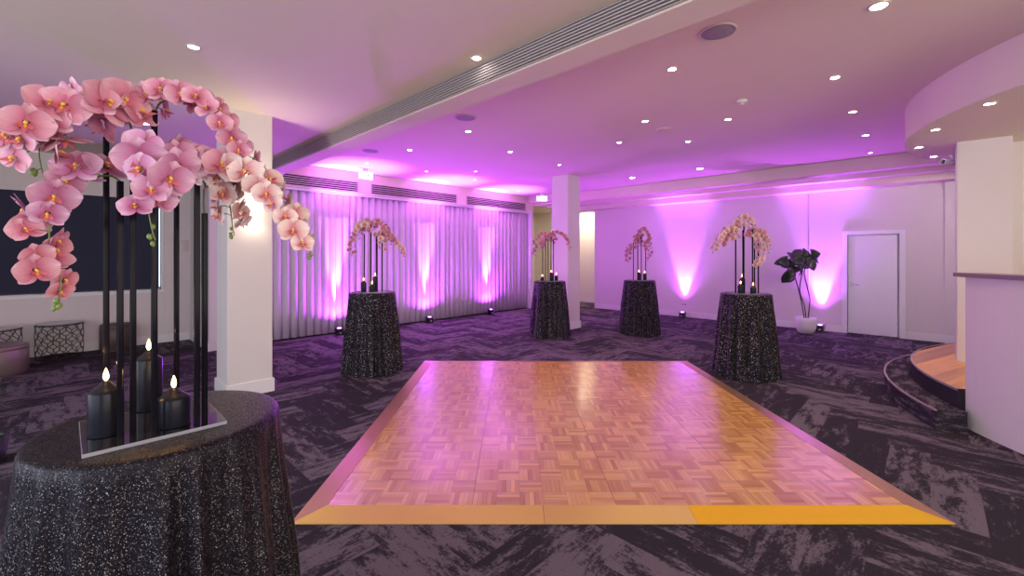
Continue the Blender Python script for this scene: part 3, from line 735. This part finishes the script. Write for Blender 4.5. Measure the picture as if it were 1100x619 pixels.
def lip_geo(bm, uvl, s=1):
    # column, side lobes, tongue
    for sg in (1, -1):
        pts = []
        petal(bm, uvl, -PI/2 + sg*.95, .26*s, .085*s, 1.3, 0, 0, base=.03, n=4, mcols=4, off=.04)
    petal(bm, uvl, -PI/2, .34*s, .07*s, .7, 0, 0, base=.03, n=5, mcols=4, off=.06)
    lathe_pts = [(.0, .06), (.03, .10), (.05, .14)]
    tube(bm, [(0, .05, .02), (0, .03, .10), (0, -.02, .15)], [.035, .042, .025], 8, 1)
    tube(bm, [(0, -.06, .08), (0, -.10, .11)], [.04, .015], 8, 1)
def flower_meshes(mname, seed):
    rnd = random.Random(seed); out = []
    bm = bmesh.new(); uvl = uvlayer(bm)
    j = lambda a: rnd.uniform(-a, a)
    for a in (PI/2, PI/2+2.25, PI/2-2.25): petal(bm, uvl, a+j(.08), .50+j(.03), .20, .05+j(.15), 0, off=-.02, wav=.01)
    for sg in (1, -1): petal(bm, uvl, PI/2-sg*1.30+j(.06), .54+j(.03), .35, .08+j(.16), 0, off=.01, wav=.018, n=7, mcols=8)
    me = bpy.data.meshes.new('flower'); bm.normal_update(); bm.to_mesh(me); bm.free(); me.materials.append(M[mname])
    bm = bmesh.new(); uvl = uvlayer(bm); lip_geo(bm, uvl, .72)
    m2 = bpy.data.meshes.new('lip'); bm.normal_update(); bm.to_mesh(m2); bm.free(); m2.materials.append(M['lip']); m2.materials.append(M['lip_y'])
    # joined version for distant sprays
    bm = bmesh.new(); bm.from_mesh(me); nf = len(bm.faces); bm.from_mesh(m2)
    bm.faces.ensure_lookup_table()
    for k, f in enumerate(bm.faces):
        if k >= nf: f.material_index += 1
    m3 = bpy.data.meshes.new('flower'); bm.to_mesh(m3); bm.free()
    for m in (M[mname], M['lip'], M['lip_y']): m3.materials.append(m)
    return me, m2, m3
FL = {k: [flower_meshes(k, s) for s in (1, 2, 3, 4)] for k in ('petal', 'petal_mauve', 'petal_pale')}
def bud_mesh():
    bm = bmesh.new(); lathe(bm, [(.001, -.5), (.22, -.38), (.36, -.1), (.34, .15), (.2, .4), (.04, .55)], 12)
    me = bpy.data.meshes.new('bud'); bm.to_mesh(me); bm.free(); me.materials.append(M['bud'])
    for p in me.polygons: p.use_smooth = True
    return me
BUD = bud_mesh()
def catmull(P, n):
    P = [2*P[0]-P[1]] + P + [2*P[-1]-P[-2]]; out = []
    for i in range(1, len(P)-2):
        for k in range(n):
            t = k/n; a, b, c, d = P[i-1:i+3]
            out.append(.5*((2*b) + (-a+c)*t + (2*a-5*b+4*c-d)*t*t + (-a+3*b-3*c+d)*t**3))
    out.append(P[-2]); return out
CAMDIR = Vector((0, 0, EYE))
def spray(pts, label, nfl, start, size, cols, seed, near, buds=2, face=.55, group=None, side=1.0, r=.0028, end=.93, scatter=0, lean=0):
    rnd = random.Random(seed); P = catmull([Vector(p) for p in pts], 10)
    root = empty('orchid_spray', P[0]); tag(root, label, 'orchid', group)
    cum = [0]
    for a, b in zip(P, P[1:]): cum.append(cum[-1]+(b-a).length)
    T = cum[-1]
    def ev(f):
        d = f*T
        for i in range(len(P)-1):
            if cum[i+1] >= d: break
        k = (d-cum[i])/max(1e-6, cum[i+1]-cum[i]); return P[i].lerp(P[i+1], k), (P[i+1]-P[i]).normalized()
    bm = bmesh.new(); tube(bm, [p-P[0] for p in P], [r*(1-.55*c/T) for c in cum], 7)
    fl = []
    for k in range(nfl):
        f = start + (end-start)*(k+rnd.uniform(-.2, .2))/max(1, nfl-1); f = min(.97, max(start, f))
        p, d = ev(f); tocam = (Vector((0, 0, EYE)) - p).normalized()
        sd = d.cross(Vector((0, 0, 1)))
        if sd.length < .2: sd = Vector((-tocam.y, tocam.x, 0))
        sd.normalize()
        up = sd.cross(d).normalized()
        if up.z < 0 and abs(d.z) < .9: up = -up
        alt = 1 if k % 2 else -1
        nrm = (sd*alt*.65*side + up*.25 + tocam*face + Vector((rnd.uniform(-.55, .55), rnd.uniform(-.55, .55), rnd.uniform(-.6, .35)))).normalized()
        s = size*rnd.uniform(.82, 1.1)*(1-.30*max(0, (f-start)/(1-start)))
        off = (sd*alt*.32 + tocam*.15 + up*(.18 if d.z > -.6 else .05))*s
        off += Vector((SA, -CA, 0))*lean*s + Vector((rnd.uniform(-1, 1), rnd.uniform(-1, 1), rnd.uniform(-1, .3)))*scatter*s
        c = p + off + nrm*s*.15
        tube(bm, [p-P[0], p-P[0]+(off)*.6 + Vector((0, 0, s*.08)), c-P[0]-nrm*.02*s], r*.5, 5)
        fl.append((c, nrm, s))
    bl = []
    for k in range(buds):
        f = min(1, end + .02 + (1-end)*(k+1)/buds) if buds else 1
        p, d = ev(min(f, 1.0)); bl.append((p + Vector((rnd.uniform(-.4, .4), rnd.uniform(-.4, .4), -.3))*size*.3, d, size*.17*rnd.uniform(.8, 1.2)))
        tube(bm, [p-P[0], bl[-1][0]-P[0]], r*.4, 5)
    finish('stem', bm, M['stem'], root)
    for k, (c, nrm, s) in enumerate(fl):
        t_ = k/max(1, nfl-1); cn = cols[min(len(cols)-1, int(t_*len(cols)))]
        m1, m2, m3 = FL[cn][rnd.randrange(4)]
        o = bpy.data.objects.new('flower', m1 if near else m3); COL.objects.link(o); o.parent = root
        q = nrm.to_track_quat('Z', 'Y'); e = q.to_matrix().to_4x4() @ Matrix.Rotation(rnd.uniform(-.4, .4), 4, 'Z')
        o.matrix_local = Matrix.Translation(c-P[0]) @ e @ Matrix.Scale(s, 4)
        if near:
            l = bpy.data.objects.new('lip', m2); COL.objects.link(l); l.parent = o
            l['label'] = 'crimson lip with yellow throat'
    for (c, d, s) in bl:
        o = bpy.data.objects.new('bud', BUD); COL.objects.link(o); o.parent = root
        o.matrix_local = Matrix.Translation(c-P[0]) @ d.to_track_quat('Z', 'Y').to_matrix().to_4x4() @ Matrix.Scale(s, 4)
def top(i, RX, RY, h): u, v = R2(RX, RY); return Vector((u, v, h))
def rt(k): X, Y, h = ROD0[k]; u, v = R2(X, Y); return Vector((u, v, h-.01))
A = at
GN = 'orchid sprays on the nearest table'
spray([rt(2), A(138, 130, 1.27), A(118, 116, 1.22), A(98, 108, 1.17), A(74, 112, 1.14), A(56, 126, 1.12), A(46, 145, 1.12), A(42, 165, 1.13), A(48, 195, 1.14)],
      'large pink orchid spray on the near table, highest at left with packed blooms', 23, .16, .118, ['petal'], 3, True, 2, .8, GN, end=.80, scatter=.42)
spray([rt(1), A(128, 194, 1.235), A(117, 189, 1.22), A(98, 192, 1.19), A(75, 206, 1.16), A(58, 232, 1.13), A(53, 256, 1.12), A(60, 285, 1.12), A(66, 305, 1.12), A(60, 328, 1.12)],
      'pink orchid spray on the near table drooping lowest at the far left', 18, .06, .100, ['petal_mauve', 'petal'], 5, True, 3, .6, GN, side=.4, end=.90, lean=-.42)
spray([rt(3), A(172, 111, 1.26), A(186, 107, 1.25), A(206, 110, 1.25), A(228, 121, 1.25), A(243, 138, 1.25), A(257, 158, 1.26), A(268, 176, 1.26), A(271, 190, 1.26)],
      'pink orchid spray on the near table arching right from the tallest rod', 17, .04, .088, ['petal'], 8, True, 2, .5, GN, end=.86)
spray([rt(3)-Vector((0, 0, .10)), A(166, 158, 1.20), A(172, 168, 1.16), A(172, 185, 1.12), A(165, 205, 1.10), A(160, 225, 1.10), A(163, 245, 1.10), A(167, 258, 1.10)],
      'mauve pink orchid spray hanging in the middle between the near table rods', 11, .30, .108, ['petal_mauve'], 12, True, 3, .95, GN, end=.80)
spray([rt(5), A(217, 186, 1.33), A(232, 184, 1.31), A(254, 187, 1.29), A(277, 198, 1.27), A(296, 216, 1.26), A(310, 236, 1.25), A(322, 257, 1.25), A(336, 274, 1.25)],
      'long orchid spray on the near table reaching farthest right, pink fading to cream', 22, .06, .096, ['petal', 'petal_pale', 'petal_pale'], 15, True, 2, .5, GN, end=.92)
spray([rt(6), A(218.5, 215, 1.36), A(221, 196, 1.36), A(231, 188, 1.36), A(240, 194, 1.36), A(245, 210, 1.36), A(248, 228, 1.36), A(250, 245, 1.36), A(252, 252, 1.36)],
      'pale cream orchid spray hanging straight down beside the column sconce', 18, .30, .082, ['petal_pale'], 18, True, 3, .5, GN, end=.86)
spray([rt(4), A(192, 190, 1.50), A(196, 178, 1.46), A(206, 172, 1.42), A(220, 174, 1.40), A(234, 182, 1.38)],
      'short pink orchid spray on the near table behind the mauve blooms, centre', 10, .12, .105, ['petal'], 22, True, 1, .5, GN, end=.95)

def far_sprays(i, specs, group):
    X, Y = TABLES[i][:2]
    for k, (pts, n, cols, lab) in enumerate(specs):
        m = len(pts); dz = (-.12, .10, -.05, .14)[k % 4]
        P = [A(px, py, Y + dz*(q/(m-1))) for q, (px, py) in enumerate(pts)]
        spray(P, lab, n+4, .06, .105, cols, 40+i*7+k, False, 2, .5, group, r=.004)
far_sprays(1, [
    ([(393, 250), (391, 243), (386, 243), (381, 252), (378, 262), (378, 274)], 12, ['petal_pale', 'petal'], 'orchid spray drooping left toward the curtain on the table by the curtain'),
    ([(399, 249), (397, 240), (393, 240), (388, 246), (386, 256)], 9, ['petal'], 'orchid spray curling over the top left rods on the table by the curtain'),
    ([(402, 245), (404, 239), (409, 240), (414, 247), (418, 254), (420, 262)], 11, ['petal'], 'orchid spray arching over the top right rods on the table by the curtain'),
    ([(408, 256), (413, 252), (419, 254), (426, 262), (431, 268), (434, 275)], 12, ['petal', 'petal_pale'], 'orchid spray reaching farthest right on the table by the curtain'),
    ([(406, 257), (407, 252), (410, 252), (411, 262), (411, 270)], 7, ['petal_pale'], 'short orchid spray hanging among rods on the table by the curtain')], 'orchid sprays on the table by the curtain')
far_sprays(2, [
    ([(586, 262), (585, 253), (581, 252), (576, 258), (573, 263)], 9, ['petal'], 'pink orchid spray drooping left on the table before the middle column'),
    ([(583, 268), (581, 262), (577, 264), (574, 270), (573, 276)], 6, ['petal_mauve'], 'lower dusky orchid spray at left on the table before the middle column'),
    ([(591, 258), (593, 251), (598, 250), (605, 253), (610, 259), (612, 268)], 12, ['petal'], 'pink orchid spray arching right on the table before the middle column'),
    ([(590, 259), (590, 253), (593, 251), (595, 256), (594, 262)], 8, ['petal'], 'pink orchid spray massed at the top on the table before the middle column')], 'orchid sprays on the table before the middle column')
far_sprays(3, [
    ([(680, 267), (679, 265), (676, 267), (675, 273), (675, 281)], 7, ['petal_mauve'], 'thin orchid spray drooping left on the table before the far wall'),
    ([(684, 263), (683, 257), (685, 254), (688, 258), (687, 264)], 8, ['petal'], 'pink orchid spray bunched in the middle on the table before the far wall'),
    ([(688, 256), (689, 248), (692, 247), (696, 252), (698, 260)], 9, ['petal'], 'pink orchid spray rising highest on the table before the far wall'),
    ([(694, 270), (692, 262), (695, 259), (698, 264), (698, 273), (696, 280)], 11, ['petal'], 'pink orchid spray hanging right on the table before the far wall')], 'orchid sprays on the table before the far wall')
far_sprays(4, [
    ([(788, 256), (787, 248), (782, 247), (775, 254), (769, 264), (766, 271)], 13, ['petal_pale'], 'cream orchid spray drooping left on the table right of the dance floor'),
    ([(790, 258), (789, 252), (785, 252), (780, 258), (777, 264)], 8, ['petal_pale', 'petal'], 'cream orchid spray low at left among rods on the table right of the dance floor'),
    ([(796, 245), (796, 237), (799, 234), (804, 235), (808, 241), (809, 249)], 10, ['petal_pale'], 'cream orchid spray rising highest on the table right of the dance floor'),
    ([(807, 256), (808, 250), (814, 249), (820, 254), (824, 263), (825, 271)], 12, ['petal', 'petal_pale'], 'pink and cream orchid spray arching right on the table right of the dance floor'),
    ([(810, 258), (811, 255), (815, 256), (817, 268), (816, 280), (812, 288)], 12, ['petal_pale'], 'cream orchid spray hanging straight down on the table right of the dance floor')], 'orchid sprays on the table right of the dance floor')

# ------------------------------------------------------------------ potted fig
def potted():
    x, y = 10.93, 1.90
    root = empty('potted_plant', (x, y, 0)); tag(root, 'broad leaved potted plant in a round white pot by the far wall', 'plant')
    bm = bmesh.new(); lathe(bm, [(.12, 0), (.15, .01), (.185, .12), (.195, .25), (.192, .33), (.182, .333), (.178, .31), (.17, .28)], 48, cap=False)
    finish('pot', bm, M['pot'], root)
    bm = bmesh.new(); lathe(bm, [(.001, .27), (.176, .275), (.17, .26)], 32); finish('soil', bm, M['soil'], root)
    Yp = CA*x + SA*y
    def L(px, py, d=0): return A(px, py, Yp+d) - Vector((x, y, 0))
    stems = [[(864, 342), (861, 325), (857, 308), (853, 295)], [(866, 342), (864, 328), (859, 312), (862, 292), (863, 284)], [(868, 342), (870, 322), (867, 308), (864, 292), (870, 278)], ]
    bm = bmesh.new()
    for s in stems: tube(bm, catmull([L(*p) for p in s], 6), .011, 7)
    finish('stem', bm, M['bark'], root)
    rnd = random.Random(4)
    lv = [(842, 281, 16, 175), (846, 298, 17, 250), (838, 282, 12, 190), (852, 276, 14, 120), (857, 272, 13, 60), (859, 280, 14, 20), (852, 290, 16, 220), (860, 290, 14, 300),
          (847, 284, 14, 200), (866, 285, 12, 10), (868, 276, 12, 80), (875, 273, 12, 120), (876, 280, 13, 340), (872, 285, 12, 280), (864, 273, 12, 95), (855, 284, 15, 150), (850, 294, 13, 270)]
    for (px, py, Ls, an) in lv:
        c = L(px, py, rnd.uniform(-.18, .18)); s = Ls/F*Yp*1.05
        bm = bmesh.new(); n = 8; rows = []
        for i in range(n+1):
            t = i/n; hw = .36*s*math.sin(PI*min(1, .04+.96*t)**.8)**.75 * (1 if t < .99 else .1)
            rows.append([bm.verts.new((s*(t-.5), q*hw, -.22*s*(t-.4)**2*2 + abs(q)*hw*.3 + .015*math.sin(9*t+q*2))) for q in (-1, -.5, 0, .5, 1)])
        for i in range(n):
            for j in range(4): f = bm.faces.new((rows[i][j], rows[i+1][j], rows[i+1][j+1], rows[i][j+1])); f.smooth = True
        a = math.radians(an); rg = Vector((SA, -CA, 0)); d = (rg*math.cos(a) + Vector((0, 0, 1))*math.sin(a)*.9 + Vector((CA, SA, 0))*rnd.uniform(-.5, .5)).normalized()
        nn = (Vector((-CA, -SA, .35)) + Vector((rnd.uniform(-.6, .6), rnd.uniform(-.6, .6), rnd.uniform(-.3, .6)))).normalized()
        yy = nn.cross(d).normalized(); zz = d.cross(yy)
        o = finish('leaf', bm, M['leaf'], root)
        o.matrix_local = Matrix.Translation(c) @ Matrix((d, yy, zz)).transposed().to_4x4()
        md = o.modifiers.new('s', 'SOLIDIFY'); md.thickness = .003
potted()

# ------------------------------------------------------------------ lounge furniture at left
def wire_table(x, y, label):
    root = empty('wire_side_table', (x, y, 0)); tag(root, label, 'side table', 'wire side tables')
    r, h = .275, .56
    bm = bmesh.new(); lathe(bm, [(r, h-.012), (r+.004, h-.01), (r+.004, h-.002), (r, h)], 40); finish('tabletop', bm, M['glass_top'], root)
    for z in (.012, h-.022):
        bm = bmesh.new(); tube(bm, [(r*math.cos(2*PI*k/40), r*math.sin(2*PI*k/40), z) for k in range(41)], .009, 6)
        finish('rim', bm, M['wire'], root)
    bm = bmesh.new(); nc, nr = 12, 5; z0, z1 = .03, h-.035; ch = (z1-z0)/nr; wd = 2*PI/nc
    for i in range(nc):
        for j in range(nr):
            cz = z0+ch*(j+.5); cth = wd*(i + (.5 if j % 2 else 0))
            pts = []
            for k in range(25):
                a = 2*PI*k/24; rr = 1+.10*math.cos(4*a)
                pts.append((cth+wd*.50*rr*math.cos(a), cz+ch*.66*rr*math.sin(a)))
            tube(bm, [(r*math.cos(t), r*math.sin(t), min(max(z, .015), h-.02)) for t, z in pts], .0042, 4, cap=False)
    finish('lattice', bm, M['wire'], root)
wire_table(-.05, 10.08, 'round wire lattice side table under the blind, seen whole')
wire_table(-.72, 9.93, 'round wire lattice side table cut by the left picture edge behind the pouf')
def pouf(x, y, r, h, m, label, cat='pouf', name='pouf'):
    root = empty(name, (x, y, 0)); tag(root, label, cat)
    bm = bmesh.new(); lathe(bm, [(r-.03, .0), (r-.03, .035)], 48); finish('base', bm, M['brown'], root)
    bm = bmesh.new(); lathe(bm, [(r-.02, .036), (r, .05), (r, h-.07), (r-.004, h-.066), (r-.004, h-.062), (r, h-.058), (r, h-.03), (r-.012, h-.01), (r-.05, h), (.001, h+.004)], 56, cap=False); finish('upholstery', bm, m, root)
pouf(-.69, 9.17, .35, .42, M['bronze'], 'bronze leather round pouf at the left picture edge')
pouf(.62, 10.13, .21, .47, M['brown'], 'small dark brown round stool against the wall behind the rods', 'stool', 'stool')
# sprig at the very left edge
x, y = at(-14, 440, 3.4).x, at(-14, 440, 3.4).y
root = empty('potted_grass', (x, y, 0)); tag(root, 'green leaf tips of a plant at the left picture edge above the table', 'plant')
bm = bmesh.new(); lathe(bm, [(.09, 0), (.12, .22), (.11, .22), (.10, .19)], 32, cap=False); lathe(bm, [(.001, .19), (.105, .195)], 24, cap=False); finish('pot', bm, M['black_plastic'], root)
bm = bmesh.new(); rnd = random.Random(3)
for k in range(26):
    a = rnd.uniform(0, 2*PI); R = rnd.uniform(.12, .26); H = rnd.uniform(.45, .70); pr = Vector((-math.sin(a), math.cos(a), 0)); pv = None
    for i in range(9):
        t = i/8; c = Vector((math.cos(a)*R*t*t, math.sin(a)*R*t*t, .19+(H-.19)*math.sin(t*1.9)/math.sin(1.57) * .98)); wd = .011*math.sin(PI*(.1+.88*t))
        q = (bm.verts.new(c-pr*wd), bm.verts.new(c+pr*wd))
        if pv: bm.faces.new((pv[0], pv[1], q[1], q[0]))
        pv = q
finish('leaves', bm, M['leaf'], root)
